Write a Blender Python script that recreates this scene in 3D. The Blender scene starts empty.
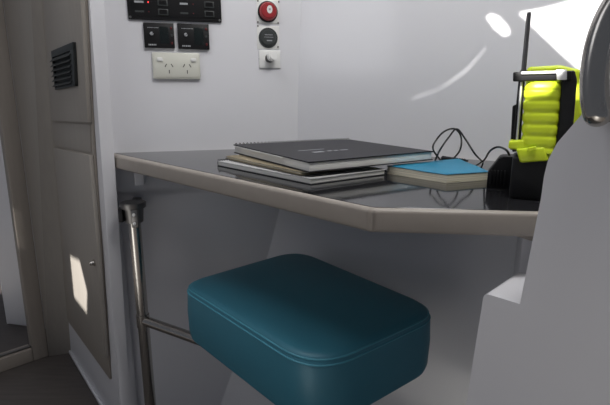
import bpy, bmesh, math, random
from mathutils import Vector as V, Matrix
random.seed(4)
C = bpy.context.scene.collection
S = bpy.context.scene
# ---------------------------------------------------------------- camera
F, HZ, EYE = 467.0, 92.0, 0.98
PITCH = math.atan((202.5 - HZ) / F)
cam_d = bpy.data.cameras.new('camera'); cam = bpy.data.objects.new('camera', cam_d); C.objects.link(cam)
cam_d.sensor_width = 36; cam_d.lens = 36 * F / 610; cam_d.clip_start = .01
cam.location = (0, 0, EYE); cam.rotation_euler = (math.pi / 2 - PITCH, 0, 0)
S.camera = cam
S.view_settings.view_transform = 'Standard'; S.view_settings.look = 'None'
S.view_settings.gamma = 1; S.view_settings.use_curve_mapping = False
S.view_settings.exposure = -0.04

def ray(x, y):
    dx, dy = (x - 305) / F, -(y - 202.5) / F
    c, s = math.cos(PITCH), math.sin(PITCH)
    return V((dx, c + dy * s, dy * c - s))
E0 = V((0, 0, EYE))
def onz(x, y, z): r = ray(x, y); return E0 + r * ((z - EYE) / r.z)
def onpl(x, y, p, n): r = ray(x, y); return E0 + r * ((V(p) - E0).dot(n) / r.dot(n))
def ony(x, y, Y): return onpl(x, y, (0, Y, 0), V((0, 1, 0)))

# ---------------------------------------------------------------- materials
def mat(name, col, rough=.5, metal=0, coat=0, spec=.5, bump=None, var=None, emit=None, cr=.1):
    m = bpy.data.materials.new(name); m.use_nodes = True; nt = m.node_tree; b = nt.nodes['Principled BSDF']
    b.inputs['Base Color'].default_value = (*col, 1); b.inputs['Roughness'].default_value = rough
    b.inputs['Metallic'].default_value = metal; b.inputs['Coat Weight'].default_value = coat
    b.inputs['Coat Roughness'].default_value = cr
    b.inputs['Specular IOR Level'].default_value = spec
    if emit: b.inputs['Emission Color'].default_value = (*emit[0], 1); b.inputs['Emission Strength'].default_value = emit[1]
    tc = nt.nodes.new('ShaderNodeTexCoord')
    def noise(scale, stretch=(1, 1, 1), det=3):
        mp = nt.nodes.new('ShaderNodeMapping'); mp.inputs['Scale'].default_value = stretch
        n = nt.nodes.new('ShaderNodeTexNoise'); n.inputs['Scale'].default_value = scale; n.inputs['Detail'].default_value = det
        nt.links.new(tc.outputs['Object'], mp.inputs[0]); nt.links.new(mp.outputs[0], n.inputs['Vector']); return n
    if bump:
        n = noise(bump[0]); bp = nt.nodes.new('ShaderNodeBump'); bp.inputs['Strength'].default_value = bump[1]; bp.inputs['Distance'].default_value = .002
        nt.links.new(n.outputs['Fac'], bp.inputs['Height']); nt.links.new(bp.outputs[0], b.inputs['Normal'])
    if var:
        n = noise(var[0], var[2] if len(var) > 2 else (1, 1, 1)); r = nt.nodes.new('ShaderNodeValToRGB')
        k = var[1]; r.color_ramp.elements[0].position = .3; r.color_ramp.elements[1].position = .7
        r.color_ramp.elements[0].color = (*[c * (1 - k) for c in col], 1); r.color_ramp.elements[1].color = (*[min(1, c * (1 + k)) for c in col], 1)
        nt.links.new(n.outputs['Fac'], r.inputs[0]); nt.links.new(r.outputs[0], b.inputs['Base Color'])
    return m
M = dict(
    gel=mat('white_gelcoat', (.74, .74, .77), .32, coat=.3, var=(3, .015), bump=(6, .02)),
    hull=mat('hull_gelcoat', (.74, .74, .77), .22, coat=.5, var=(3, .015), bump=(5, .03)),
    cab=mat('taupe_laminate', (.31, .285, .255), .45, var=(14, .04, (6, 6, .5))),
    cabtrim=mat('taupe_trim', (.32, .288, .25), .45),
    frame=mat('dark_taupe_frame', (.27, .24, .21), .5, var=(10, .05, (6, 6, .5))),
    floor=mat('dark_wood_floor', (.085, .075, .07), .5, var=(9, .15, (1, 8, 1))),
    edge=mat('beige_table_edge', (.33, .295, .26), .42, var=(40, .03)),
    top=mat('black_gloss_laminate', (.016, .016, .018), .09, coat=.2, cr=.04),
    vinyl=mat('teal_vinyl', (.042, .195, .27), .42, bump=(350, .12), var=(5, .05)),
    seam=mat('teal_thread', (.07, .30, .40), .5),
    steel=mat('polished_steel', (.48, .46, .43), .2, 1),
    satin=mat('satin_aluminium', (.75, .75, .76), .45, .6),
    dsteel=mat('dull_steel', (.22, .215, .21), .38, 1),
    black=mat('black_plastic', (.009, .009, .010), .48, spec=.3, bump=(200, .05)),
    grill=mat('dark_grey_plastic', (.03, .035, .035), .5),
    screen=mat('dark_screen', (.01, .014, .014), .15),
    print_=mat('grey_print', (.35, .36, .38), .6),
    whitep=mat('white_plastic', (.78, .78, .76), .3),
    cream=mat('cream_plastic', (.66, .66, .59), .35),
    slot=mat('dark_slot', (.02, .02, .02), .6),
    dred=mat('dark_red_lamp', (.10, .006, .008), .4),
    red=mat('red_plastic', (.32, .012, .018), .4),
    led=mat('red_led', (.5, .01, .01), .4, emit=((1, .05, .05), 2.0)),
    yellow=mat('fluorescent_yellow', (.74, .90, .03), .38, bump=(60, .05)),
    cover=mat('black_book_cover', (.018, .018, .022), .5, spec=.3, bump=(300, .1)),
    paper=mat('white_paper', (.85, .84, .80), .8, var=(1, .05, (1, 1, 900))),
    paper2=mat('grey_paper', (.50, .50, .49), .8, var=(1, .08, (1, 1, 900))),
    khaki=mat('khaki_card', (.27, .225, .15), .7, var=(20, .15)),
    gcover=mat('grey_book_cover', (.50, .50, .50), .45),
    blue=mat('blue_card', (.012, .20, .34), .5, var=(12, .06)),
    oldp=mat('cream_page_edges', (.80, .75, .60), .8, var=(1.5, .25, (1, 1, 700))),
    wire=mat('black_wire', (.015, .015, .015), .45),
)

# ---------------------------------------------------------------- mesh helpers
def obj(name, bm, m, parent=None, smooth=True, kind=None):
    me = bpy.data.meshes.new(name)
    bmesh.ops.recalc_face_normals(bm, faces=bm.faces)
    bm.to_mesh(me); bm.free()
    if smooth:
        me.polygons.foreach_set('use_smooth', [True] * len(me.polygons))
        me.set_sharp_from_angle(angle=math.radians(38))
    me.materials.append(M[m]); o = bpy.data.objects.new(name, me); C.objects.link(o)
    if parent: o.parent = parent
    if kind: o['kind'] = kind
    return o
def tag(o, label, cat, group=None):
    o['label'] = label; o['category'] = cat
    if group: o['group'] = group
    return o
def thing(name, label, cat, mtx, group=None):
    o = bpy.data.objects.new(name, None); C.objects.link(o); o.empty_display_size = .02
    o.matrix_world = mtx if isinstance(mtx, Matrix) else Matrix.Translation(mtx)
    return tag(o, label, cat, group)
def merge(bm, b2):
    me = bpy.data.meshes.new('t'); b2.to_mesh(me); b2.free(); bm.from_mesh(me); bpy.data.meshes.remove(me)
def box(bm, lo, hi, bev=0, seg=2):
    b = bmesh.new(); lo, hi = V(lo), V(hi)
    bmesh.ops.create_cube(b, size=1)
    for v in b.verts: v.co = V([lo[i] + (v.co[i] + .5) * (hi[i] - lo[i]) for i in range(3)])
    if bev: bmesh.ops.bevel(b, geom=b.edges[:], offset=bev, segments=seg, affect='EDGES', profile=.5)
    merge(bm, b); return bm
def prism(bm, pts, off, bev=0, seg=3, which='all'):
    """closed outline of 3D points pushed by the vector off; rounded edges"""
    b = bmesh.new(); off = V(off); n = len(pts)
    a = [b.verts.new(p) for p in pts]; c = [b.verts.new(V(p) + off) for p in pts]
    b.faces.new(a); b.faces.new(c[::-1])
    for i in range(n): b.faces.new((a[i], c[i], c[(i + 1) % n], a[(i + 1) % n]))
    bmesh.ops.recalc_face_normals(b, faces=b.faces)
    if bev: bmesh.ops.bevel(b, geom=b.edges[:], offset=bev, segments=seg, affect='EDGES', profile=.5)
    merge(bm, b); return bm
def cyl(bm, p0, p1, r0, r1=None, seg=24, bev=0):
    p0, p1 = V(p0), V(p1); d = p1 - p0
    b = bmesh.new(); bmesh.ops.create_cone(b, cap_ends=True, segments=seg, radius1=r0, radius2=r0 if r1 is None else r1, depth=d.length)
    if bev: bmesh.ops.bevel(b, geom=[e for e in b.edges if len(e.link_faces) == 2 and any(len(f.verts) > 4 for f in e.link_faces)], offset=bev, segments=2, affect='EDGES')
    bmesh.ops.transform(b, verts=b.verts, matrix=Matrix.Translation((p0 + p1) / 2) @ d.to_track_quat('Z', 'Y').to_matrix().to_4x4())
    merge(bm, b); return bm
def smooth_path(pts, n=8):
    P = [V(p) for p in pts]; P = [P[0] * 2 - P[1]] + P + [P[-1] * 2 - P[-2]]; out = []
    for i in range(1, len(P) - 2):
        for k in range(n):
            t = k / n; a, b, c, d = P[i - 1:i + 3]
            out.append(.5 * ((2 * b) + (c - a) * t + (2 * a - 5 * b + 4 * c - d) * t * t + (3 * b - a - 3 * c + d) * t ** 3))
    return out + [P[-2]]
def tube(bm, pts, r, seg=12, closed=False):
    P = [V(p) for p in pts]; n = len(P); rings = []
    T0 = (P[1] - P[0]).normalized(); N = T0.orthogonal().normalized()
    for i in range(n):
        if closed: T = (P[(i + 1) % n] - P[i - 1]).normalized()
        else: T = (P[min(i + 1, n - 1)] - P[max(i - 1, 0)]).normalized()
        N = (N - T * N.dot(T)).normalized(); B = T.cross(N)
        rings.append([bm.verts.new(P[i] + (N * math.cos(a) + B * math.sin(a)) * r) for a in [k * 2 * math.pi / seg for k in range(seg)]])
    for i in range(n if closed else n - 1):
        q, w = rings[i], rings[(i + 1) % n]
        for k in range(seg): bm.faces.new((q[k], q[(k + 1) % seg], w[(k + 1) % seg], w[k]))
    if not closed: bm.faces.new(rings[0][::-1]); bm.faces.new(rings[-1])
    return bm
def grid_surface(fn, us, vs, thick):
    """open surface sheet given real thickness by fn(u,v,depth)"""
    bm = bmesh.new()
    A = [[bm.verts.new(fn(u, v, 0)) for v in vs] for u in us]; B = [[bm.verts.new(fn(u, v, thick)) for v in vs] for u in us]
    nu, nv = len(us), len(vs)
    for i in range(nu - 1):
        for j in range(nv - 1):
            bm.faces.new((A[i][j], A[i + 1][j], A[i + 1][j + 1], A[i][j + 1])); bm.faces.new((B[i][j], B[i][j + 1], B[i + 1][j + 1], B[i + 1][j]))
    for i in range(nu - 1):
        for j in (0, nv - 1): bm.faces.new((A[i][j], A[i + 1][j], B[i + 1][j], B[i][j]))
    for j in range(nv - 1):
        for i in (0, nu - 1): bm.faces.new((A[i][j], A[i][j + 1], B[i][j + 1], B[i][j]))
    return bm
def lin(a, b, n): return [a + (b - a) * i / (n - 1) for i in range(n)]
def sst(a, b, x): t = max(0, min(1, (x - a) / (b - a))); return t * t * (3 - 2 * t)
def round_poly(pts, r, n=6):
    """fillet every corner of a flat outline; r may be a list"""
    out = []; N = len(pts); pts = [V(p) for p in pts]
    for i, p in enumerate(pts):
        rr = r[i] if isinstance(r, (list, tuple)) else r
        if rr <= 0: out.append(p); continue
        a, b = (pts[i - 1] - p), (pts[(i + 1) % N] - p); la, lb = a.length, b.length
        ang = a.angle(b); d = min(rr / math.tan(ang / 2), la * .48, lb * .48)
        p0, p1 = p + a / la * d, p + b / lb * d
        for k in range(n + 1):
            t = k / n; out.append(p0 * (1 - t) ** 2 + p * 2 * t * (1 - t) + p1 * t * t)
    return out

# ================================================================ THE SETTING
HC = 2.05                                                        # ceiling height
# --- passage wall on the left (carries the locker)
LA = onz(71, 353, 0); LB = onz(102, 405, 0)
ld = (LB - LA).normalized(); ln = V((ld.y, -ld.x, 0))            # visible side
if ln.dot(E0 - LA) < 0: ln = -ln
def L(x, y, out=0): return onpl(x, y, LA + ln * out, ln)
Lend = L(101, 250); Lend.z = 0
Ltop = L(43, 0)
lean = (Ltop - LA) / Ltop.z                                      # the corner leans along the wall
LAt = LA + lean * HC
bm = bmesh.new()
top_r = L(88, 0); k = (top_r - Lend); k = V((k.x, k.y, 0)) / top_r.z
prism(bm, [LA, Lend + ld * .012, Lend + k * HC + V((0, 0, HC)) + ld * .012, V((LAt.x, LAt.y, HC))], -ln * .03)
obj('wall_left', bm, 'gel', kind='structure')
# --- narrow wall between passage door and locker wall
D1 = onz(49, 356, 0); D0 = onz(-60, 394, 0)
dd = (D1 - D0).normalized(); dn = V((-dd.y, dd.x, 0)); dn = dn if dn.dot(E0 - D1) > 0 else -dn
def D(x, y, out=0): return onpl(x, y, D1 + dn * out, dn)
pn = (LA - D1).cross(V((0, 0, 1))); pn = V((pn.x, pn.y, 0)).normalized(); pn = pn if pn.dot(E0 - D1) > 0 else -pn
t = D(3, 0); kk = (t - D1) / t.z; D1t = D1 + kk * HC; LAt2 = V((LAt.x, LAt.y, HC))
bm = bmesh.new(); prism(bm, [D1, LA, LAt2, D1t], -pn * .03)
obj('wall_passage', bm, 'cab', kind='structure')
# --- passage door opening: frame, sill, and the small white cabin wall beyond
dr = bpy.data.objects.new('door_1', None); C.objects.link(dr); dr.location = D1; dr['kind'] = 'structure'
def sub(name, bm, m, par, **k):
    o = obj(name, bm, m, None, **k); bpy.context.view_layer.update(); o.parent = par; o.matrix_parent_inverse = par.matrix_world.inverted(); return o
bpy.context.view_layer.update()
i0 = D(32, 348); i1 = D(2, 130); ki = (i1 - i0) / (i1.z - i0.z)
bm = bmesh.new(); b0 = V((i0.x, i0.y, 0)) - V((ki.x, ki.y, 0)) * i0.z * 0
prism(bm, [V((b0.x, b0.y, 0)), D1, D1t, i0 + ki * (HC - i0.z)], -dn * .045, .004)
sub('door_post', bm, 'frame', dr)
bm = bmesh.new(); s0 = D(-60, 394); h = .052
prism(bm, [V((D0.x, D0.y, 0)), V((b0.x, b0.y, 0)), V((b0.x, b0.y, h)), V((D0.x, D0.y, h))], -dn * .05, .004)
sub('door_sill', bm, 'frame', dr)
bm = bmesh.new(); prism(bm, [V((D0.x, D0.y, h)) - dn * .012, V((b0.x, b0.y, h)) - dn * .012, V((b0.x, b0.y, h + .006)) - dn * .012, V((D0.x, D0.y, h + .006)) - dn * .012], -dn * .012)
sub('sill_strip', bm, 'dsteel', dr)
# wall seen through the opening
w1 = onz(29, 327, 0); w0 = onz(7, 324, 0); w2 = onz(-22, 250, 0)
bm = bmesh.new(); wd = (w1 - w0).normalized()
prism(bm, [w0, w1 + wd * .35, w1 + wd * .35 + V((0, 0, HC)), w0 + V((0, 0, HC))], V((0, .03, 0)), .006)
wl = obj('wall_cabin', bm, 'gel', kind='structure')
bm = bmesh.new(); prism(bm, [w0, w0 + V((-.35, .9, 0)), w0 + V((-.35, .9, HC)), w0 + V((0, 0, HC))], V((.03, .01, 0)))
obj('wall_cabin_side', bm, 'gel', kind='structure')

# --- back wall (instrument wall): line in plan y = YA(x), with a moulded shallow recess below the table
SLP = .27
def YA(x): return 1.183 + SLP * (x + .488)
an = V((SLP, -1, 0)).normalized(); ad = V((1, SLP, 0)).normalized()
A0 = V((-.488, 1.183, 0))
def W(x, y, out=0): return onpl(x, y, A0 + an * out, an)
CX = -.020                                                        # plan corner between both walls at table height
C0 = V((CX, YA(CX), 0)); bd = V((1, -.60, 0)).normalized(); bn = V((-.60, -1, 0)).normalized()
def boff(z):                                                      # the hull side comes inboard towards the floor
    return .17 * (max(0, .80 - z) / .80) ** 1.25 - .03 * max(0, z - .95)
def corner_s(z, rec):                                             # distance along back wall of the junction
    # point on back wall (pushed back by rec) meeting the hull side surface
    o = boff(z); p = C0 + bn * o
    # solve A0 - an*rec + ad*s  on line p + bd*t
    a = A0 - an * rec; d = p - a; den = ad.x * bd.y - ad.y * bd.x
    return (d.x * bd.y - d.y * bd.x) / den
xl = W(113, 260); s_rec = (xl - A0).dot(ad)
z_rec = W(150, 193).z
def rec(s, z): return .022 * sst(s_rec - .012, s_rec + .012, s) * sst(z_rec + .012, z_rec - .012, z) if True else 0
def wallA(u, z, th):
    s1 = corner_s(z, 0); s = u * (s1 + .0); r = rec(s, z)
    if u > .8: r_ = r; s = u * corner_s(z, r)
    p = A0 + ad * s - an * r
    # left end rolls round to meet the locker wall
    return p + V((0, 0, z)) - an * th
us = [0, .01, .02, .03] + lin(.04, .16, 16) + lin(.2, 1, 14)
zs = sorted(set(lin(0, HC, 30) + lin(z_rec - .03, z_rec + .03, 13)))
obj('wall_back', grid_surface(wallA, us, zs, .03), 'gel', kind='structure')
# rounded moulded corner joining the locker wall to the back wall
def roundc(u, z, th):
    kz = k * z; P0 = V((Lend.x, Lend.y, 0)) + ld * .004 + V((kz.x, kz.y, 0)) - ln * .001; P2 = A0 + ad * .002
    P1 = P0 + ld * (.022 + .0 * z)
    q = P0 * (1 - u) ** 2 + P1 * 2 * u * (1 - u) + P2 * u * u
    nn = (ln * (1 - u) + an * u).normalized()
    return q + V((0, 0, z)) - nn * th
obj('trim_1', grid_surface(roundc, lin(0, 1, 12), lin(0, HC, 12), .012), 'gel', kind='structure')
# --- hull side wall on the right
def wallB(u, z, th):
    r = rec(1, z); c = A0 - an * r + ad * corner_s(z, r); return c + bd * (u * 1.9) + V((0, 0, z)) - bn * th
obj('wall_right', grid_surface(wallB, lin(0, 1, 20), zs, .03), 'hull', kind='structure')
def B(x, y, out=0):
    r = ray(x, y); p = None; o = boff(1.15)
    for _ in range(6): p = onpl(x, y, C0 + bn * o, bn); o = boff(p.z)
    return p + bn * out
# --- floor
bm = bmesh.new(); box(bm, (-2.4, -1.6, -.03), (1.6, 3.2, 0)); obj('floor', bm, 'floor', kind='structure')
# --- base bead along the locker wall
bm = bmesh.new(); box_pts = [LA, Lend + ld * .01, Lend + ld * .01 + V((0, 0, .014)), LA + V((0, 0, .014))]
prism(bm, box_pts, ln * .008, .003); obj('baseboard_left', bm, 'gel', kind='structure')

# --- near bulkhead with its stepped ledge
Q = ony(530, 240, .50); Q.z = 0
qd = V((1, -1, 0)).normalized(); qn = V((-1, -1, 0)).normalized()
def K(x, y, out=0): return onpl(x, y, Q + qn * out, qn)
lowL = K(466, 405); cL = K(484, 293); g = (lowL - cL) / (lowL.z - cL.z)
foot = cL + g * (0 - cL.z)
zl = cL.z
rt = K(608, 300); end = qd * .55
stepx = K(520, 303); stepx.z = zl
nrm = -qn
outline = [foot + qd * .1, stepx + V((0, 0, -.06)) , stepx, K(541, 198), K(544, 176), K(548, 160), K(557, 143), K(583, 113), K(600, 92), K(625, 60), K(625, 60) + qd * .2, foot + qd * .6]
outline[1] = stepx + V((0, 0, -.06)) + qd * .01; outline[0] = V((outline[1].x, outline[1].y, 0))
bm = bmesh.new(); prism(bm, round_poly(outline, [0, 0, 0, .03, .02, .02, .02, .0, .0, .03, 0, 0], 5), nrm * .045)
upper = obj('bulkhead_upper', bm, 'gel', smooth=False)
low = [foot, cL, cL + qd * .56, foot + qd * .56]
bm = bmesh.new(); prism(bm, round_poly(low, [0, .008, 0, 0]), nrm * .10)
nb = obj('wall_near', bm, 'gel', kind='structure', smooth=False)
nb.data.polygons.foreach_set('use_smooth', [True] * len(nb.data.polygons)); upper.data.polygons.foreach_set('use_smooth', [True] * len(upper.data.polygons))
md = nb.modifiers.new('join', 'BOOLEAN'); md.operation = 'UNION'; md.solver = 'EXACT'; md.object = upper
md = nb.modifiers.new('round', 'BEVEL'); md.width = .007; md.segments = 4; md.limit_method = 'ANGLE'; md.angle_limit = math.radians(42); md.harden_normals = True
bpy.context.view_layer.update()
me = bpy.data.meshes.new_from_object(nb.evaluated_get(bpy.context.evaluated_depsgraph_get()))
nb.modifiers.clear(); nb.data = me; bpy.data.objects.remove(upper)

# ================================================================ LOCKER
def quadpad(bm, pts, lo, hi, bev=.0015):
    P = [L(*p, hi) for p in pts]; prism(bm, P, -ln * (hi - lo), bev, 2); return bm
lk = thing('locker', 'tall taupe built-in locker in the passage wall left of the desk', 'locker', V((LA.x, LA.y, 0)))
bpy.context.view_layer.update()
topq = lambda x0, y0, x1, y1: None
def Lz(x, z):                                                    # point on wall plane at pixel column of row 0 line, extended to height z
    return None
a = L(43, 0); b = L(88, 0)
kl = (L(43.5, 0) - L(67, 315)); kl /= kl.z; kr = (L(87.5, 0) - L(95, 130)); kr /= kr.z
UP = .55
bm = bmesh.new()
P = [L(69, 320), L(112, 379), L(103, 250), L(95, 130), L(88, 0), L(88, 0) + kr * UP, L(43.5, 0) + kl * UP, L(43.5, 0)]
prism(bm, [p + ln * .0 for p in P], ln * .006, .0015, 2); sub('face_frame', bm, 'cabtrim', lk)
bm = bmesh.new(); ku = (L(80, 0) - L(88, 121)); ku /= ku.z
P = [L(51, 121, .0162), L(87.5, 122.8, .0162), L(80.5, 0, .0162), L(80.5, 0, .0162) + ku * UP, L(43.5, 0, .0162) + kl * UP, L(43.5, 0, .0162)]
prism(bm, P, -ln * .010, .002, 2); sub('upper_panel', bm, 'cab', lk)
bm = bmesh.new(); quadpad(bm, [(53.5, 147.5), (89, 155.3), (97, 250), (105, 359), (70, 313)], .0062, .0165, .002); ldoor = sub('door', bm, 'cab', lk)
bm = bmesh.new(); quadpad(bm, [(52, 123), (90, 124.5), (91, 152), (53, 144)], .0062, .0075, .0005); sub('middle_rail', bm, 'cab', lk)
# shadow gaps come from real steps; latch
c = L(93.5, 263, .02) - ln * .02; bm = bmesh.new(); cyl(bm, c + ln * .0165, c + ln * .021, .009, bev=.001); cyl(bm, c + ln * .021, c + ln * .030, .0065, .005, bev=.001)
kn = obj('latch', bm, 'steel'); bpy.context.view_layer.update(); kn.parent = ldoor; kn.matrix_parent_inverse = ldoor.matrix_world.inverted(); kn['label'] = 'chrome push latch'
# louvre vent
vt = thing('louvre_vent', 'dark grey louvred air vent fixed to the upper locker panel', 'vent', L(62, 90, .016))
bpy.context.view_layer.update()
TL, TR, BR, BL = [L(*p, .024) - ln * .0075 for p in ((51, 51), (72.5, 42), (75, 86), (55, 90))]
bm = bmesh.new(); prism(bm, [TL, TR, BR, BL], ln * .003, .001, 2); sub('backplate', bm, 'grill', vt)
def bil(u, v): return TL * (1 - u) * (1 - v) + TR * u * (1 - v) + BR * u * v + BL * (1 - u) * v
bm = bmesh.new()
for (u0, u1, v0, v1) in ((0, 1, 0, .17), (.88, 1, .1, 1), (0, .04, .1, 1), (0, 1, .94, 1)):
    prism(bm, [bil(u0, v0) + ln * .003, bil(u1, v0) + ln * .003, bil(u1, v1) + ln * .003, bil(u0, v1) + ln * .003], ln * .005, .001, 2)
sub('frame', bm, 'grill', vt)
for i in range(6):
    v = .19 + i * .127; bm = bmesh.new()
    p0, p1 = bil(.0, v), bil(.9, v); q0, q1 = bil(0.0, v + .10), bil(.9, v + .10)
    prism(bm, [p0 + ln * .004, p0 + ln * .006, q0 + ln * .0145, q0 + ln * .012], p1 - p0, .0006, 1)
    sub('slat', bm, 'grill', vt)

# ================================================================ DESK
TZ = .83; TH = .033
T = lambda x, y: onz(x, y, TZ)
fc = T(371, 209); fl = T(112, 153.5)
fr = V((.80, fc.y - .028 * (.8 - fc.x) / .283, TZ)); bl = V((-.462, YA(-.462) - .001, TZ))
fl = V((-.507, YA(-.507) - .004, TZ))
cc = V((CX, YA(CX), TZ)) + V((.0, -.002, 0)); br = cc + bd * .86 + bn * .002
br.z = TZ
desk = thing('desk', 'built-in navigation desk with gloss black top and rounded beige edge', 'desk', V((0, .95, TZ - TH)))
bpy.context.view_layer.update()
out_ = round_poly([fl, fc, fr, br, cc], [.012, .008, .01, .0, 0], 6)
bm = bmesh.new(); prism(bm, [p - V((0, 0, TH)) for p in out_], (0, 0, TH), .006, 4)
sub('edge', bm, 'edge', desk)['label'] = 'rounded beige edge band'
def inset(pts, d):
    n = len(pts); r = []
    for i in range(n):
        p, a, b = pts[i], pts[i - 1], pts[(i + 1) % n]
        e1 = (p - a).normalized(); e2 = (b - p).normalized()
        n1 = V((-e1.y, e1.x, 0)); n2 = V((-e2.y, e2.x, 0)); m = (n1 + n2).normalized(); r.append(p + m * d / max(.4, m.dot(n1)))
    return r
o5 = [fl, fc, fr, br, cc]
area = sum(o5[i - 1].x * o5[i].y - o5[i].x * o5[i - 1].y for i in range(5)); sg = 1 if area > 0 else -1
ins = inset(o5, .0085 * sg); ins[0] = ins[0] + ad * .012
bm = bmesh.new(); prism(bm, [p - V((0, 0, .004)) for p in round_poly(ins, [.004, .018, .006, 0, 0], 5)], (0, 0, .0046), .0003, 1)
sub('top_laminate', bm, 'top', desk)['label'] = 'gloss black laminate surface'
# cleat under the left end
c1 = W(140, 178); bm = bmesh.new(); s = (c1 - A0).dot(ad)
pz = TZ - TH
prism(bm, [A0 + ad * (s - .012) + V((0, 0, pz - .05)), A0 + ad * (s + .012) + V((0, 0, pz - .05)), A0 + ad * (s + .012) + V((0, 0, pz)), A0 + ad * (s - .012) + V((0, 0, pz))], an * .03, .003)
sub('cleat', bm, 'gel', desk)
# upright under the right end and the small gusset against it
sp = T(524, 240); bm = bmesh.new(); X = .312
box(bm, (X, .64, .0), (X + .02, .658, TZ - TH), .003); sub('support_post', bm, 'gel', desk)
bm = bmesh.new(); prism(bm, [V((X - .05, .608, pz)), V((X, .608, pz)), V((X, .608, pz - .016)), V((X - .006, .608, pz - .014))], (0, .02, 0), .001); sub('gusset', bm, 'frame', desk)

# ================================================================ WALL FITTINGS (local frame: x along wall, y out of wall, z up)
Rw = Matrix((( -ad.x, an.x, 0), (-ad.y, an.y, 0), (0, 0, 1))).to_4x4()
def wmat(px, py): 
    p = W(px, py); m = Matrix(((ad.x, -an.x, 0, p.x), (ad.y, -an.y, 0, p.y), (0, 0, 1, p.z), (0, 0, 0, 1))); return m
# in this frame -y points into the room
def wl(m, px, py, out=0): return m.inverted() @ W(px, py, out)
def part(name, bm, mt, par, **k): o = obj(name, bm, mt, par, **k); return o
def wbox(bm, x0, x1, z0, z1, d0, d1, bev=.0008): return box(bm, (x0, -d1, z0), (x1, -d0, z1), bev)

# switch panel
m = wmat(175, 21); sw = thing('switch_panel', 'wide black breaker panel at the top of the instrument wall', 'switch panel', m)
bl_, br_ = wl(m, 128.5, 19), wl(m, 221.5, 23.3); x0, x1 = bl_.x, br_.x; z0 = (bl_.z + br_.z) / 2
bm = wbox(bmesh.new(), x0, x1, z0, z0 + .16, 0, .006, .0012); wbox(bm, x0 + .006, x1 - .006, z0 + .009, z0 + .152, .006, .0072, .0005); part('face_plate', bm, 'black', sw)
for sx in (x0 + .005, x1 - .005):
    for sz in (z0 + .005, z0 + .155):
        part('screw', cyl(bmesh.new(), (sx, -.0072, sz), (sx, -.0055, sz), .0028, seg=14, bev=.0005), 'dsteel', sw)
def px2(px, py): q = wl(m, px, py); return q.x, q.z
xs = dict(l1=px2(136, 5)[0], led=px2(148.5, 5)[0], t1=px2(162, 5)[0], l2=px2(181, 5)[0], led2=px2(193, 5)[0], t2=px2(208, 5)[0], l3=px2(199.5, 5)[0])
rz = [z0 + .0185, z0 + .040, z0 + .0615, z0 + .083, z0 + .1045, z0 + .126]
for i, z in enumerate(rz):
    for col, (lx, lw, ex, tx) in enumerate(((xs['l1'], .018, xs['led'], xs['t1']), (xs['l2'], .016, xs['led2'], xs['t2']))):
        part('printed_tag', wbox(bmesh.new(), lx - .003, lx + lw, z - .0022, z + .0022, .0072, .0075, 0), 'print_' if i % 2 else 'grill', sw)
        bm = cyl(bmesh.new(), (ex, -.0072, z), (ex, -.009, z), .0016, seg=12, bev=.0004)
        part('indicator_lamp', bm, 'led' if (i == 1 and col == 0) else 'dred', sw)
        rk = part('rocker_switch', wbox(bmesh.new(), tx - .010, tx + .014, z - .0075, z + .0075, .0072, .0095, .0012), 'grill', sw)
        bm = bmesh.new(); prism(bm, [V((tx - .007, -.0095, z - .005)), V((tx - .007, -.0125, z + .0052)), V((tx - .007, -.0095, z + .0055))], (.018, 0, 0), .0005, 1)
        part('rocker', bm, 'black', rk)
# controllers
def controller(px, py, x0p, x1p, y0p, y1p, label, dial):
    m = wmat(px, py); t = thing('control_unit', label, 'controller', m, None)
    a, b = wl(m, x0p, y1p, .009), wl(m, x1p, y0p, .009); x0, x1, z0, z1 = a.x, b.x, a.z, b.z; w, h = x1 - x0, z1 - z0
    bm = wbox(bmesh.new(), x0, x1, z0, z1, 0, .009, .0015); part('housing', bm, 'black', t)
    part('display', wbox(bmesh.new(), x0 + w * .52, x0 + w * .82, z0 + h * .17, z0 + h * .85, .009, .0094, .0002), 'screen', t)
    cx, cz = x0 + w * .26, z0 + h * .56
    bm = cyl(bmesh.new(), (cx, -.009, cz), (cx, -.0135, cz), .0046, .004, 20, .0006); dl = part('dial', bm, 'print_', t)
    bm = bmesh.new(); prism(bm, [V((cx, -.0136, cz)), V((cx + .005, -.0136, cz + .0045)), V((cx + .006, -.0136, cz + .001))], (0, -.0006, 0)); part('pointer', bm, 'black', dl)
    for q in (.2, .5, .8): part('button', wbox(bmesh.new(), x0 + w * .88, x0 + w * .94, z0 + h * (q - .05), z0 + h * (q + .05), .009, .0104, .0004), 'dred' if q != .5 else 'grill', t)
    # faint lettering too small to read: a row of short strokes
    for zz, n, sc in ((z0 + h * .80, 9, .0008), (z0 + h * .12, 5, .0018)):
        bm = bmesh.new()
        for i in range(n): wbox(bm, x0 + w * .13 + i * w * .25 / n * (1.5 if n > 6 else 1.1), x0 + w * .13 + (i + .65) * w * .25 / n * (1.5 if n > 6 else 1.1), zz - sc, zz + sc, .009, .0093, 0)
        part('lettering', bm, 'print_', t)
    return t
controller(159, 35, 144.8, 173.5, 23.2, 47.5, 'left one of the two small square black control units under the breaker panel', 0)
controller(193, 36, 178.5, 208.6, 24.2, 48.8, 'right one of the two small square black control units under the breaker panel', 1)
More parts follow.
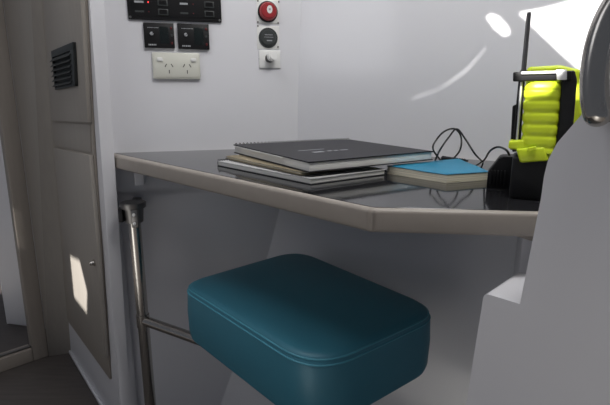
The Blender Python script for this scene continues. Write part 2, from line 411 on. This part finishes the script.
# double power outlet
m = wmat(176, 66); t = thing('power_outlet', 'cream double power outlet with two rocker switches and three-pin sockets', 'power outlet', m)
a, b = wl(m, 153.5, 79, .011), wl(m, 199.5, 53, .011); x0, x1, z0, z1 = a.x, b.x, a.z, b.z; w, h = x1 - x0, z1 - z0
bm = wbox(bmesh.new(), x0, x1, z0, z1, 0, .010, .0035); wbox(bm, x0 + .004, x1 - .004, z0 + .005, z1 - .003, .010, .0114, .001); part('face_plate', bm, 'cream', t)
for fx in (.16, .86):
    part('rocker_switch', wbox(bmesh.new(), x0 + w * fx - .007, x0 + w * fx + .007, z1 - h * .27 - .0045, z1 - h * .27 + .0045, .0112, .0145, .0018), 'whitep', t)
for fx in (.34, .72):
    cx, cz = x0 + w * fx, z0 + h * .42; bm = bmesh.new()
    for ang, ox, oz in ((30, -.0075, .006), (-30, .0075, .006), (0, 0, -.009)):
        r = math.radians(ang); ux, uz = math.sin(r) * .0042, math.cos(r) * .0042; vx, vz = math.cos(r) * .001, -math.sin(r) * .001
        c = V((cx + ox, -.0112, cz + oz)); prism(bm, [c + V((ux + vx, 0, uz + vz)), c + V((ux - vx, 0, uz - vz)), c + V((-ux - vx, 0, -uz - vz)), c + V((-ux + vx, 0, -uz + vz))], (0, -.0005, 0))
    part('socket_slots', bm, 'slot', t)
# red battery switch
def screws(t, m, pts):
    for (px, py) in pts:
        q = wl(m, px, py); part('screw', cyl(bmesh.new(), (q.x, 0, q.z), (q.x, -.0035, q.z), .0022, seg=12, bev=.0005), 'dsteel', t)
m = wmat(267.5, 12); t = thing('battery_switch', 'red round battery isolator knob on a white plate', 'switch', m)
part('backplate', wbox(bmesh.new(), -.029, .030, -.0285, .033, 0, .002, .001), 'whitep', t)
part('bezel', cyl(bmesh.new(), (0, -.002, 0), (0, -.008, 0), .0265, .025, 40, .001), 'black', t)
kb = part('knob', cyl(bmesh.new(), (0, -.008, 0), (0, -.022, 0), .0235, .0185, 40, .002), 'red', t)
bm = bmesh.new(); pts = [V((.0015 + .0070 * math.cos(a), -.0221, .003 + .0098 * math.sin(a))) for a in lin(0, 2 * math.pi, 21)[:-1]]
prism(bm, pts, (0, -.0012, 0)); q = part('marker', bm, 'whitep', kb)
part('marker_notch', wbox(bmesh.new(), -.001, .004, .0005, .0055, .0232, .0237, 0), 'print_', kb)
screws(t, m, [(257.7, 1), (278.5, 2), (257.7, 22), (278, 23)])
# black round socket
m = wmat(268, 38); t = thing('round_socket', 'round black capped socket between red knob and white latch', 'socket', m)
part('backplate', wbox(bmesh.new(), -.029, .030, -.028, .030, 0, .0018, .001), 'whitep', t)
part('rim', cyl(bmesh.new(), (0, -.0018, 0), (0, -.006, 0), .0255, .0245, 40, .001), 'grill', t)
cp = part('cap', cyl(bmesh.new(), (0, -.006, 0), (0, -.0095, 0), .021, .0195, 40, .0015), 'grill', t)
bm = bmesh.new()
for i in range(6): wbox(bm, -.010 + i * .0035, -.0075 + i * .0035, .006, .0078, .0095, .0098, 0)
for i in range(7): wbox(bm, -.0115 + i * .0035, -.009 + i * .0035, .0005, .0018, .0095, .0098, 0)
part('lettering', bm, 'print_', cp)
part('badge', wbox(bmesh.new(), -.005, .009, -.0085, -.006, .0095, .0098, 0), 'print_', cp)
screws(t, m, [(257.7, 26), (277.8, 47)])
# white latch
m = wmat(269, 58); t = thing('key_switch', 'small white key switch with protruding cap, lowest of the three round fittings', 'key switch', m)
part('backplate', wbox(bmesh.new(), -.027, .030, -.026, .0195, 0, .0045, .0015), 'whitep', t)
part('barrel', cyl(bmesh.new(), (0, -.0045, -.001), (0, -.012, -.001), .0115, .0105, 28, .001), 'dsteel', t)
bm = bmesh.new(); cyl(bm, (.001, -.012, .001), (.006, -.030, .004), .011, .0125, 32, .0025); part('cap', bm, 'whitep', t)
screws(t, m, [(259.5, 59), (277.8, 59)])

# ================================================================ NOTEBOOKS
def quadz(pts, z): return [onz(x, y, z) for x, y in pts]
def bend(P, n=8): return P
def slab(P, z0, z1, bev=.0006, seg=2):
    bm = bmesh.new(); prism(bm, [V((p.x, p.y, z0)) for p in P], (0, 0, z1 - z0), bev, seg); return bm
def shrink(P, k): c = sum(P, V((0, 0, 0))) / len(P); return [c + (p - c) * k for p in P]
def spiral(P0, P1, z, r, n, lean=0):
    bm = bmesh.new(); d = (P1 - P0); u = d.normalized(); sd = V((-u.y, u.x, 0))
    for i in range(n):
        c = P0 + d * ((i + .5) / n); c.z = z
        tube(bm, [c + sd * math.cos(a) * r + V((0, 0, math.sin(a) * r)) for a in [k * 2 * math.pi / 14 for k in range(14)]], .0008, 6, closed=True)
    return bm
zt = TZ + .0007
# bottom grey notebook
Lp, Fp, Rp = onz(217, 161, zt + .010), onz(311, 179, zt + .010), onz(386, 169.5, zt + .010); Bp = Lp + (Rp - Fp)
P = [Lp, Fp, Rp, Bp]
t = thing('spiral_notebook', 'thin grey covered spiral notebook lying at the bottom of the pile', 'notebook', V((P[0].x, P[0].y, zt)), 'notebooks piled on the desk')
bpy.context.view_layer.update()
nk = [P, shrink(P, .985)]
sub('back_cover', slab(P, zt, zt + .0012, .0003, 1), 'cover', t); sub('pages', slab(nk[1], zt + .0013, zt + .0093), 'paper', t); sub('front_cover', slab(P, zt + .0094, zt + .0103, .0002, 1), 'gcover', t)
o = sub('spiral_binding', spiral(P[0] + (P[3]-P[0])*.01, P[0] + (P[3] - P[0]) * .97, zt + .006, .0066, 30), 'wire', t)
# khaki folder, bowed
z1 = zt + .0128
Lk, Fk, Rk = onz(225, 157, z1 + .003), onz(301, 173.5, z1 + .003), onz(372, 164, z1 + .003); Pk = [Lk, Fk, Rk, Lk + (Rk - Fk)]
t = thing('card_folder', 'worn khaki card folder of papers sandwiched in the middle of the pile', 'folder', V((Pk[0].x, Pk[0].y, z1)), 'notebooks piled on the desk')
bpy.context.view_layer.update()
sub('lower_card', slab(Pk, z1, z1 + .001, .0002, 1), 'khaki', t); sub('papers', slab(shrink(Pk, .97), z1 + .0011, z1 + .0042, .0003, 1), 'oldp', t); sub('upper_card', slab(shrink(Pk, .99), z1 + .0043, z1 + .0053, .0002, 1), 'khaki', t)
# big black spiral notebook
z2 = z1 + .0062; zc = z2 + .0205
P = [onz(233.5, 143.5, zc), onz(309, 160.5, zc), onz(433.5, 149.5, zc), onz(350, 138.3, zc)]
t = thing('spiral_notebook', 'large black covered spiral notebook lying on top of the pile', 'notebook', V((P[0].x, P[0].y, z2)), 'notebooks piled on the desk')
bpy.context.view_layer.update()
Pp = shrink(P, .985)
sub('back_cover', slab(P, z2, z2 + .0014, .0003, 1), 'cover', t)
sub('pages', slab(Pp, z2 + .0015, z2 + .0165), 'paper', t)
# a loose sheet standing out of the left edge
e = (P[1] - P[0]); e2 = (P[3] - P[0])
Sh = [P[0] + e * .02 - e2 * .008, P[0] + e * .72 - e2 * .012, P[0] + e * .70 + e2 * .3, P[0] + e * .02 + e2 * .3]
sub('loose_sheet', slab(Sh, z2 + .0150, z2 + .0160, 0, 1), 'whitep', t)
# cover slightly bowed upwards at its middle
def cov(u, v, th):
    p = (P[0] * (1 - u) * (1 - v) + P[1] * u * (1 - v) + P[2] * u * v + P[3] * (1 - u) * v)
    p = V((p.x, p.y, z2 + .0185 + .0012 * math.sin(math.pi * v) * math.sin(math.pi * u)  - .0004 * u + (-.0008 if v > .95 else 0)))
    return p + V((0, 0, -th))
cv = sub('front_cover', grid_surface(cov, lin(0, 1, 14), lin(0, 1, 14), .0022), 'cover', t)
# small printed emblem block and strokes on the cover (illegible)
bm = bmesh.new()
def cp_(u, v): q = cov(u, v, 0); return q + V((0, 0, .0002))
for (u0, u1, v0, v1) in ((.66, .70, .24, .32), (.66, .685, .36, .39), (.66, .685, .41, .44), (.66, .685, .46, .52), (.56, .575, .2, .4)):
    prism(bm, [cp_(u0, v0), cp_(u1, v0), cp_(u1, v1), cp_(u0, v1)], (0, 0, .0002))
g = sub('cover_print', bm, 'print_', t)
sub('spiral_binding', spiral(P[0] + e2 * .01 - e.normalized() * .002, P[3] - e.normalized() * .002, z2 + .011, .0098, 34), 'wire', t)
# blue notepad
zb = zt; zB = zb + .0150
P = [onz(387, 165.5, zB), onz(447, 174.5, zB), onz(489.5, 171.5, zB), onz(459, 158.5, zB)]
t = thing('notepad', 'small blue covered notepad with worn cream pages on the black desk top', 'notepad', V((P[0].x, P[0].y, zb)))
bpy.context.view_layer.update()
sub('back_cover', slab(P, zb, zb + .001, .0002, 1), 'oldp', t)
def pg(z0, z1, wob, shr=.99):
    Q_ = shrink(P, shr)
    def f(u, v, th):
        p = (Q_[0] * (1 - u) * (1 - v) + Q_[1] * u * (1 - v) + Q_[2] * u * v + Q_[3] * (1 - u) * v)
        z = z1 + wob * (math.sin(u * 7 + v * 3) + .6 * math.sin(v * 9)) 
        return V((p.x, p.y, z - th))
    return f
sub('pages', grid_surface(pg(0, zb + .0133, .0004), lin(0, 1, 14), lin(0, 1, 14), .0118), 'oldp', t)
sub('front_cover', grid_surface(pg(0, zb + .0147, .0004, 1.0), lin(0, 1, 14), lin(0, 1, 14), .0007), 'blue', t)

# ================================================================ CABLES AND PLUG
Yc = .93
def cy(x, y, d=0): return ony(x, y, Yc + d)
zt2 = TZ + .0025
def cabz(x, y): return onz(x, y, zt2)
pts = [cabz(441, 161), cy(433, 149, -.02), cy(437, 139), cy(445, 131), cy(455, 129, .01), cy(461, 137, .02), cy(460, 150, .02), cabz(452, 160)]
t = tag(obj('charging_cable', tube(bmesh.new(), smooth_path(pts), .0018, 8), 'wire'), 'thin black cable standing up in a round loop behind the blue notepad', 'cable', 'black cables behind the notepad')
pts = [cabz(434, 163), cy(440, 150, -.03), cy(449, 137, -.02), cy(457, 129, -.02), cy(466, 140, -.03), cy(475, 154, -.05), onz(483, 162, zt2)]
tag(obj('charging_cable', tube(bmesh.new(), smooth_path(pts), .0018, 8), 'wire'), 'thin black cable bent to a sharp peak behind the blue notepad', 'cable', 'black cables behind the notepad')
a, b = onz(442, 158, TZ + .006), onz(468, 161, TZ + .006)
bm = bmesh.new(); cyl(bm, a, a.lerp(b, .55), .0052, .0045, 14, .001); cyl(bm, a.lerp(b, .55), b, .003, .002, 12)
for i in range(4): q = a.lerp(b, .58 + i * .09); cyl(bm, q, q + (b - a) * .03, .0042, .0042, 12)
tag(obj('cable_plug', bm, 'black'), 'small black inline plug lying at the foot of the loose cables', 'plug')

# ================================================================ BEACON AND ITS CRADLE
YN = V((.40, .917, 0)).normalized(); XN = V((YN.y, -YN.x, 0))
PB = onz(528, 197, TZ)
def K2(x, y, d=0): return onpl(x, y, PB + YN * d, YN)
base = onz(528, 203, TZ)
cr = thing('charging_cradle', 'black upright cradle holding the fluorescent yellow beacon at the right end of the desk', 'cradle', PB)
bc = thing('handheld_beacon', 'fluorescent yellow ribbed beacon with a tall grey aerial held in the black cradle', 'beacon', PB + V((0, 0, .05)))
bpy.context.view_layer.update()
def ybox(bm, pts, d0, d1, bev=.002, seg=3):
    prism(bm, [K2(x, y, d0) for x, y in pts], YN * (d1 - d0), bev, seg); return bm
# base block down to the desk
q0, q1 = K2(513, 156, -.026), K2(549, 156, -.026)
def flat(p, z=TZ): return V((p.x, p.y, z))
bm = bmesh.new(); prism(bm, [flat(q0), flat(q1), flat(q1) + YN * .055, flat(q0) + YN * .055], (0, 0, q0.z - TZ), .005, 3)
sub('base', bm, 'black', cr)
bm = bmesh.new()                                                     # ribbed cable boot at the left foot
f0 = flat(K2(487.5, 175, .045)); kz_ = K2(505, 155, .045).z
def FB(u, w, z): return f0 + XN * u + YN * w + V((0, 0, z))
prism(bm, round_poly([FB(0, 0, 0), FB(.06, 0, 0), FB(.06, 0, kz_ - TZ), FB(.016, 0, kz_ - TZ - .003), FB(0, 0, .026)], [0, 0, 0, .008, .006]), YN * .035, .002, 2)
for i in range(5): prism(bm, [FB(.004 + i * .005, -.003, .006), FB(.0065 + i * .005, -.003, .006), FB(.0065 + i * .005, -.003, .030), FB(.004 + i * .005, -.003, .030)], YN * .006, .0006, 1)
sub('cable_boot', bm, 'black', cr)
bm = bmesh.new(); ybox(bm, [(513, 72), (572, 70.5), (572, 80), (513, 81.5)], -.028, -.012, .002); sub('top_bar', bm, 'black', cr)
bm = bmesh.new(); ybox(bm, [(521, 71.5), (558, 70.5), (558, 73.5), (521, 74.5)], -.0305, -.028, .0006, 1); sub('clamp_strip', bm, 'satin', cr)['label'] = 'shiny metal strip'
bm = bmesh.new(); ybox(bm, [(556, 69.5), (567, 69.5), (567, 80), (557, 80)], -.0315, -.012, .001, 2); sub('clip', bm, 'satin', cr)['label'] = 'pale metal clip'
bm = bmesh.new(); ybox(bm, [(562, 72), (575, 70), (577.5, 80), (572, 145), (554, 160), (559, 120)], -.026, .016, .003); sub('right_post', bm, 'black', cr)
bm = bmesh.new(); ybox(bm, [(518.5, 80), (525, 80), (520, 152), (512, 152)], -.012, .016, .002); sub('left_post', bm, 'black', cr)
bm = bmesh.new(); ybox(bm, [(512.5, 106), (518, 104), (516, 150), (510, 150)], .002, .02, .002); sub('side_flap', bm, 'black', cr)
bm = bmesh.new(); cyl(bm, K2(521.5, 82, -.016), K2(517, 140, -.016), .0016, seg=10); sub('release_rod', bm, 'satin', cr)['label'] = 'thin pale metal rod'
# yellow body: stacked ribs
c_top, c_bot = K2(543.5, 82, -.01), K2(538, 152, -.01)
bm = bmesh.new(); rows = []; NR = 6; seg = 28
H = c_top.z - c_bot.z
prof = []
nz = 64
for i in range(nz + 1):
    t_ = i / nz; rib = .5 + .5 * math.cos(t_ * NR * 2 * math.pi); w = .0228 - .0018 * (1 - rib) ** 3 + .001 * t_
    if t_ > .90: w = .0235 - .004 * ((t_ - .90) / .10) ** 2
    prof.append((t_, w))
rings = []
for t_, w in prof:
    c = c_bot.lerp(c_top, t_); ring = []
    for k_ in range(seg):
        a = 2 * math.pi * k_ / seg; ca, sa = math.cos(a), math.sin(a); ex = 2 / 3.2
        ring.append(bm.verts.new(c + XN * (w * abs(ca) ** ex * (1 if ca > 0 else -1)) + YN * (.82 * w * abs(sa) ** ex * (1 if sa > 0 else -1))))
    rings.append(ring)
for i in range(len(rings) - 1):
    for k_ in range(seg): bm.faces.new((rings[i][k_], rings[i][(k_ + 1) % seg], rings[i + 1][(k_ + 1) % seg], rings[i + 1][k_]))
bm.faces.new(rings[0][::-1]); bm.faces.new(rings[-1])
body = sub('body', bm, 'yellow', bc)
# foot flange: left lug and lower skirt
bm = bmesh.new(); ybox(bm, [(509, 141), (523, 140), (543, 142), (545, 149), (520, 150), (508, 149)], -.024, .0, .003)
ybox(bm, [(516, 149), (545, 147), (549, 161), (520, 163)], -.029, .0, .003)
sub('foot_flange', bm, 'yellow', bc)
bm = bmesh.new(); a_ = K2(527, 152, -.03); prism(bm, [a_, a_ + XN * .012 + V((0, 0, .004)), a_ + XN * .010 + V((0, 0, .009)), a_ + V((0, 0, .006))], YN * -.004, .001); sub('latch_tab', bm, 'yellow', bc)
# rounded rear housing standing up behind the bar
def Kr(x, y): return K2(x, y, .03)
o_ = [Kr(527, 67), Kr(560, 65), Kr(583, 70), Kr(582, 114), Kr(570, 160), Kr(532, 160), Kr(524, 120)]
bm = bmesh.new(); prism(bm, round_poly(o_, [.008, .02, .012, .01, 0, 0, 0], 5), YN * .032, .005, 3)
sub('rear_housing', bm, 'yellow', bc)
p0, p1 = K2(523.5, 72, .02), K2(529, 13, .02)
bm = bmesh.new(); cyl(bm, p0 - (p1 - p0) * .05, p1, .0034, .0031, 16, .0008); cyl(bm, p0 - (p1 - p0) * .08, p0 + (p1 - p0) * .04, .0055, .0048, 16, .001)
sub('aerial', bm, 'dsteel', bc)['label'] = 'tall thin grey aerial'
cyl(b_ := bmesh.new(), p1, p1 + (p1 - p0) * .012, .0038, .003, 16, .0006); sub('aerial_tip', b_, 'black', bc)
# cable from the cradle boot
pts = [cabz(474, 167), onz(484, 160, TZ + .012), ony(490, 151, .80), ony(498, 147, .77), FB(.024, .015, kz_ - TZ + .006), FB(.030, .016, kz_ - TZ - .004)]
tag(obj('charging_cable', tube(bmesh.new(), smooth_path(pts), .0018, 8), 'wire'), 'thin black cable arching into the left side of the black cradle', 'cable', 'black cables behind the notepad')

# ================================================================ STOOL (cushion on a swing arm from the pole)
SZ = .57
P = [onz(179, 282, SZ), onz(316, 368, SZ), onz(444, 309, SZ), onz(297, 248, SZ)]
cen = sum(P, V((0, 0, 0))) / 4
px_ = W(136, 215); pole = V((-.405, 1.095, 0))
pr = ray(134.5, 222); tt = 1.10 / pr.y; pole = V((pr.x * tt, 1.10, 0))
st = thing('swing_stool', 'teal vinyl cushioned seat on a steel swing arm under the desk', 'stool', V((pole.x, pole.y, 0)))
bpy.context.view_layer.update()
def cushion(P, z0, z1, r, grow=1):
    bm = bmesh.new(); prof = [(z0, .985), (z0 + .012, 1.0), (z0 + .5 * (z1 - z0), 1.008), (z1 - .022, 1.0), (z1 - .012, .992), (z1 - .005, .975), (z1 - .001, .95), (z1 + .0005, .91)]
    base = round_poly([V((p.x, p.y, 0)) for p in P], r, 10); c = sum(base, V((0, 0, 0))) / len(base); R = []
    for z, k_ in prof + [(z1 + .003, .75), (z1 + .005, .5), (z1 + .006, .25)]:
        R.append([bm.verts.new(V((c.x + (p.x - c.x) * k_, c.y + (p.y - c.y) * k_, z))) for p in base])
    n = len(base)
    for i in range(len(R) - 1):
        for j in range(n): bm.faces.new((R[i][j], R[i][(j + 1) % n], R[i + 1][(j + 1) % n], R[i + 1][j]))
    bm.faces.new(R[0][::-1]); v = bm.verts.new((c.x, c.y, z1 + .0063))
    for j in range(n): bm.faces.new((R[-1][j], R[-1][(j + 1) % n], v))
    return bm, base, c
CT = .125
rr_ = [.055, .09, .07, .075]
bm, base_, cc_ = cushion(P, SZ - CT, SZ, rr_)
cu = sub('cushion', bm, 'vinyl', st)
for kk_, zz in ((.9955, SZ - .0155), (.982, SZ - .0072)):
    bm = bmesh.new(); tube(bm, [V((cc_.x + (p.x - cc_.x) * kk_, cc_.y + (p.y - cc_.y) * kk_, zz)) for p in base_], .0017, 8, closed=True)
    s_ = sub('seam', bm, 'seam', cu)
bm = bmesh.new(); prism(bm, [V((cc_.x + (p.x - cc_.x) * .8, cc_.y + (p.y - cc_.y) * .8, SZ - CT - .014)) for p in P], (0, 0, .0139), .003); sub('seat_board', bm, 'black', st)
pr = ray(145, 320); A1 = ony(144, 320, pole.y - .0); az = A1.z
bm = bmesh.new(); tgt = V((cc_.x - .02, cc_.y + .02, 0)); ar = ray(192, 336)
aim = onz(191, 337, az)
dirv = (aim - V((pole.x, pole.y, az))); dirv.z = 0
cyl(bm, V((pole.x, pole.y, az)), V((pole.x, pole.y, az)) + dirv.normalized() * .26, .0125, seg=24)
sub('swing_arm', bm, 'steel', st)
bm = bmesh.new(); q = V((pole.x, pole.y, az)) + dirv.normalized() * .25; cyl(bm, q - V((0, 0, .012)), V((q.x, q.y, SZ - CT - .013)), .016, seg=20) if SZ - CT - .013 > az else None
if len(bm.verts): sub('seat_mount', bm, 'steel', st)
ztop = ony(134, 219, pole.y).z
bm = bmesh.new(); cyl(bm, (pole.x, pole.y, .0), (pole.x, pole.y, ztop), .0145, seg=28); sub('pole', bm, 'steel', st)
bm = bmesh.new(); cyl(bm, (pole.x, pole.y, 0), (pole.x, pole.y, .01), .04, seg=28, bev=.002); sub('floor_flange', bm, 'dsteel', st)
bm = bmesh.new(); cyl(bm, (pole.x, pole.y, az - .018), (pole.x, pole.y, az + .018), .0165, seg=28, bev=.0015); sub('arm_collar', bm, 'steel', st)
# top clamp
z_a, z_b = ony(134, 222, pole.y).z, ony(134, 202, pole.y).z
bm = bmesh.new(); cyl(bm, (pole.x, pole.y, z_b - .014), (pole.x, pole.y, z_b), .030, .031, 28, .002)
wp = A0 + ad * ((pole - A0).dot(ad)) - an * .022
cyl(bm, (pole.x, pole.y, z_a), (pole.x, pole.y, z_b - .012), .021, .024, 28, .002)
sub('top_clamp', bm, 'dsteel', st)
bm = bmesh.new(); p3 = V((pole.x, pole.y, 0)); bm2 = prism(bm, [p3 + V((-.012, 0, z_a + .006)), p3 + V((.012, 0, z_a + .006)), p3 + V((.012, 0, z_b - .014)), p3 + V((-.012, 0, z_b - .014))], wp - p3, .002); sub('wall_bracket', bm, 'dsteel', st)
bm = bmesh.new(); box(bm, (pole.x + .004, pole.y - .031, z_a - .006), (pole.x + .020, pole.y - .019, z_b - .013), .002); sp_ = sub('clamp_plate', bm, 'dsteel', st); sp_['label'] = 'chrome plate'
for zz in (z_a + .005, z_b - .024):
    bm = bmesh.new(); cyl(bm, (pole.x + .012, pole.y - .031, zz), (pole.x + .012, pole.y - .036, zz), .0042, .0032, 14, .0008); o = sub('bolt', bm, 'whitep', None or sp_)
bm = bmesh.new(); box(bm, (pole.x - .030, pole.y - .02, z_a + .004), (pole.x - .02, pole.y + .012, z_b - .01), .002); sub('clamp_ear', bm, 'black', st)

# ================================================================ GRAB RAIL
def G(x, y, d=.0): return K(x, y, .018 + d)
c0 = G(594, 112); q = [K(593, 117, .0) , K(593, 113, .012)]
pts = [K(594.5, 121, -.012), K(594.5, 119, .010), G(594, 100), G(595, 75), G(599, 45), G(610, 18), G(628, -8), G(655, -30), G(690, -44)]
bm = bmesh.new(); pth = smooth_path([G(597.5, 114), G(594.5, 98), G(594.5, 75), G(599, 46), G(609, 18), G(625, -6), G(652, -26), G(690, -38)], 8)
tube(bm, pth, .0122, 24)
gr = thing('grab_rail', 'curved polished steel grab rail on top of the near white bulkhead', 'grab rail', pth[0])
bpy.context.view_layer.update()
sub('tube', bm, 'steel', gr)
b = bmesh.new(); bmesh.ops.create_uvsphere(b, u_segments=24, v_segments=12, radius=.0122); bmesh.ops.translate(b, verts=b.verts, vec=pth[0]); sub('rounded_end', b, 'steel', gr)
bm = bmesh.new(); cyl(bm, pth[2], pth[2] - qn * .02, .006, seg=16); cyl(bm, pth[2] - qn * .0165, pth[2] - qn * .0185, .014, seg=20); sub('fixing', bm, 'dsteel', gr)

# ================================================================ UNSEEN CEILING WITH HOLES CUT TO SHAPE THE SUN, SUN AND ADDED FILL LIGHTS
sd = V((.45, .70, -.55)).normalized()
def back(p): return p - sd * ((p.z - HC) / sd.z)
holes = []  # invented openings, traced back along the sun from each wanted light patch
holes.append([back(L(*p, .017)) for p in ((70, 256), (79.5, 261), (87, 292), (86.5, 313), (74, 297))])
holes.append([back(B(*p)) for p in ((519, 13), (545, 8), (575, 0), (640, -30), (640, 60), (600, 70), (578, 68), (560, 52), (540, 33))])
holes.append([back(B(*p)) for p in ((486, 17), (491, 14), (499, 17), (508, 27), (510, 34), (504, 36), (494, 28))])
holes.append([back(B(*p)) for p in ((441, 88), (466, 70.5), (486, 48), (486.2, 48.2), (466.4, 70.9), (441.2, 88.3))])
holes.append([back(B(*p)) for p in ((413, 98), (428, 93), (438, 90), (438, 90.3), (428, 93.3), (413.2, 98.3))])
holes.append([back(D(*p)) for p in ((9, 207), (12, 208), (16, 246), (13, 246))])
holes.append([back(K2(*p, -.02)) for p in ((518, 62), (588, 60), (588, 72), (566, 70), (548, 97), (520, 100))])
bm = bmesh.new(); R0 = [V((-3.2, -2.6, HC)), V((1.7, -2.6, HC)), V((1.7, 3.2, HC)), V((-3.2, 3.2, HC))]
def loop(pts):
    vs = [bm.verts.new(p) for p in pts]
    return [bm.edges.new((vs[i], vs[(i + 1) % len(vs)])) for i in range(len(vs))]
edges = loop(R0)
for h_ in holes: edges += loop([V((p.x, p.y, HC)) for p in h_])
bmesh.ops.triangle_fill(bm, edges=edges, use_beauty=True, normal=(0, 0, 1))
obj('ceiling', bm, 'gel', smooth=False, kind='structure')

def light(name, kind, loc, energy, col=(1, 1, 1), size=None, to=None, size_y=None):
    l = bpy.data.lights.new(name, kind); l.energy = energy; l.color = col; o = bpy.data.objects.new(name, l); C.objects.link(o); o.location = loc
    if size: l.shape = 'RECTANGLE'; l.size = size; l.size_y = size_y or size
    if to is not None: o.rotation_euler = (V(to) - V(loc)).to_track_quat('-Z', 'Y').to_euler()
    return o
sun = light('sun', 'SUN', (0, 0, 3), 12, (1, .97, .92)); sun.data.angle = .006; sun.rotation_euler = sd.to_track_quat('-Z', 'Y').to_euler()
light('overhead_fill', 'AREA', (.36, .48, 1.98), 11.5, (1, .98, .955), .45, (.05, 1.2, 1.0))  # added area light for daylight from above right, no hatch modelled
light('passage_fill', 'AREA', (-.5, .66, 1.98), 3.4, (.97, .98, 1), .4, (-.35, .95, .5))  # added fill from above to brighten the stool and back wall
light('left_fill', 'AREA', (-1.05, .5, 1.35), 1.3, (.95, .96, 1), .5, (-.3, 1.2, .5))  # added fill from the left for the recess and locker, no window there
w = bpy.data.worlds.new('world'); S.world = w; w.use_nodes = True
w.node_tree.nodes['Background'].inputs[0].default_value = (.80, .86, 1, 1); w.node_tree.nodes['Background'].inputs[1].default_value = .14
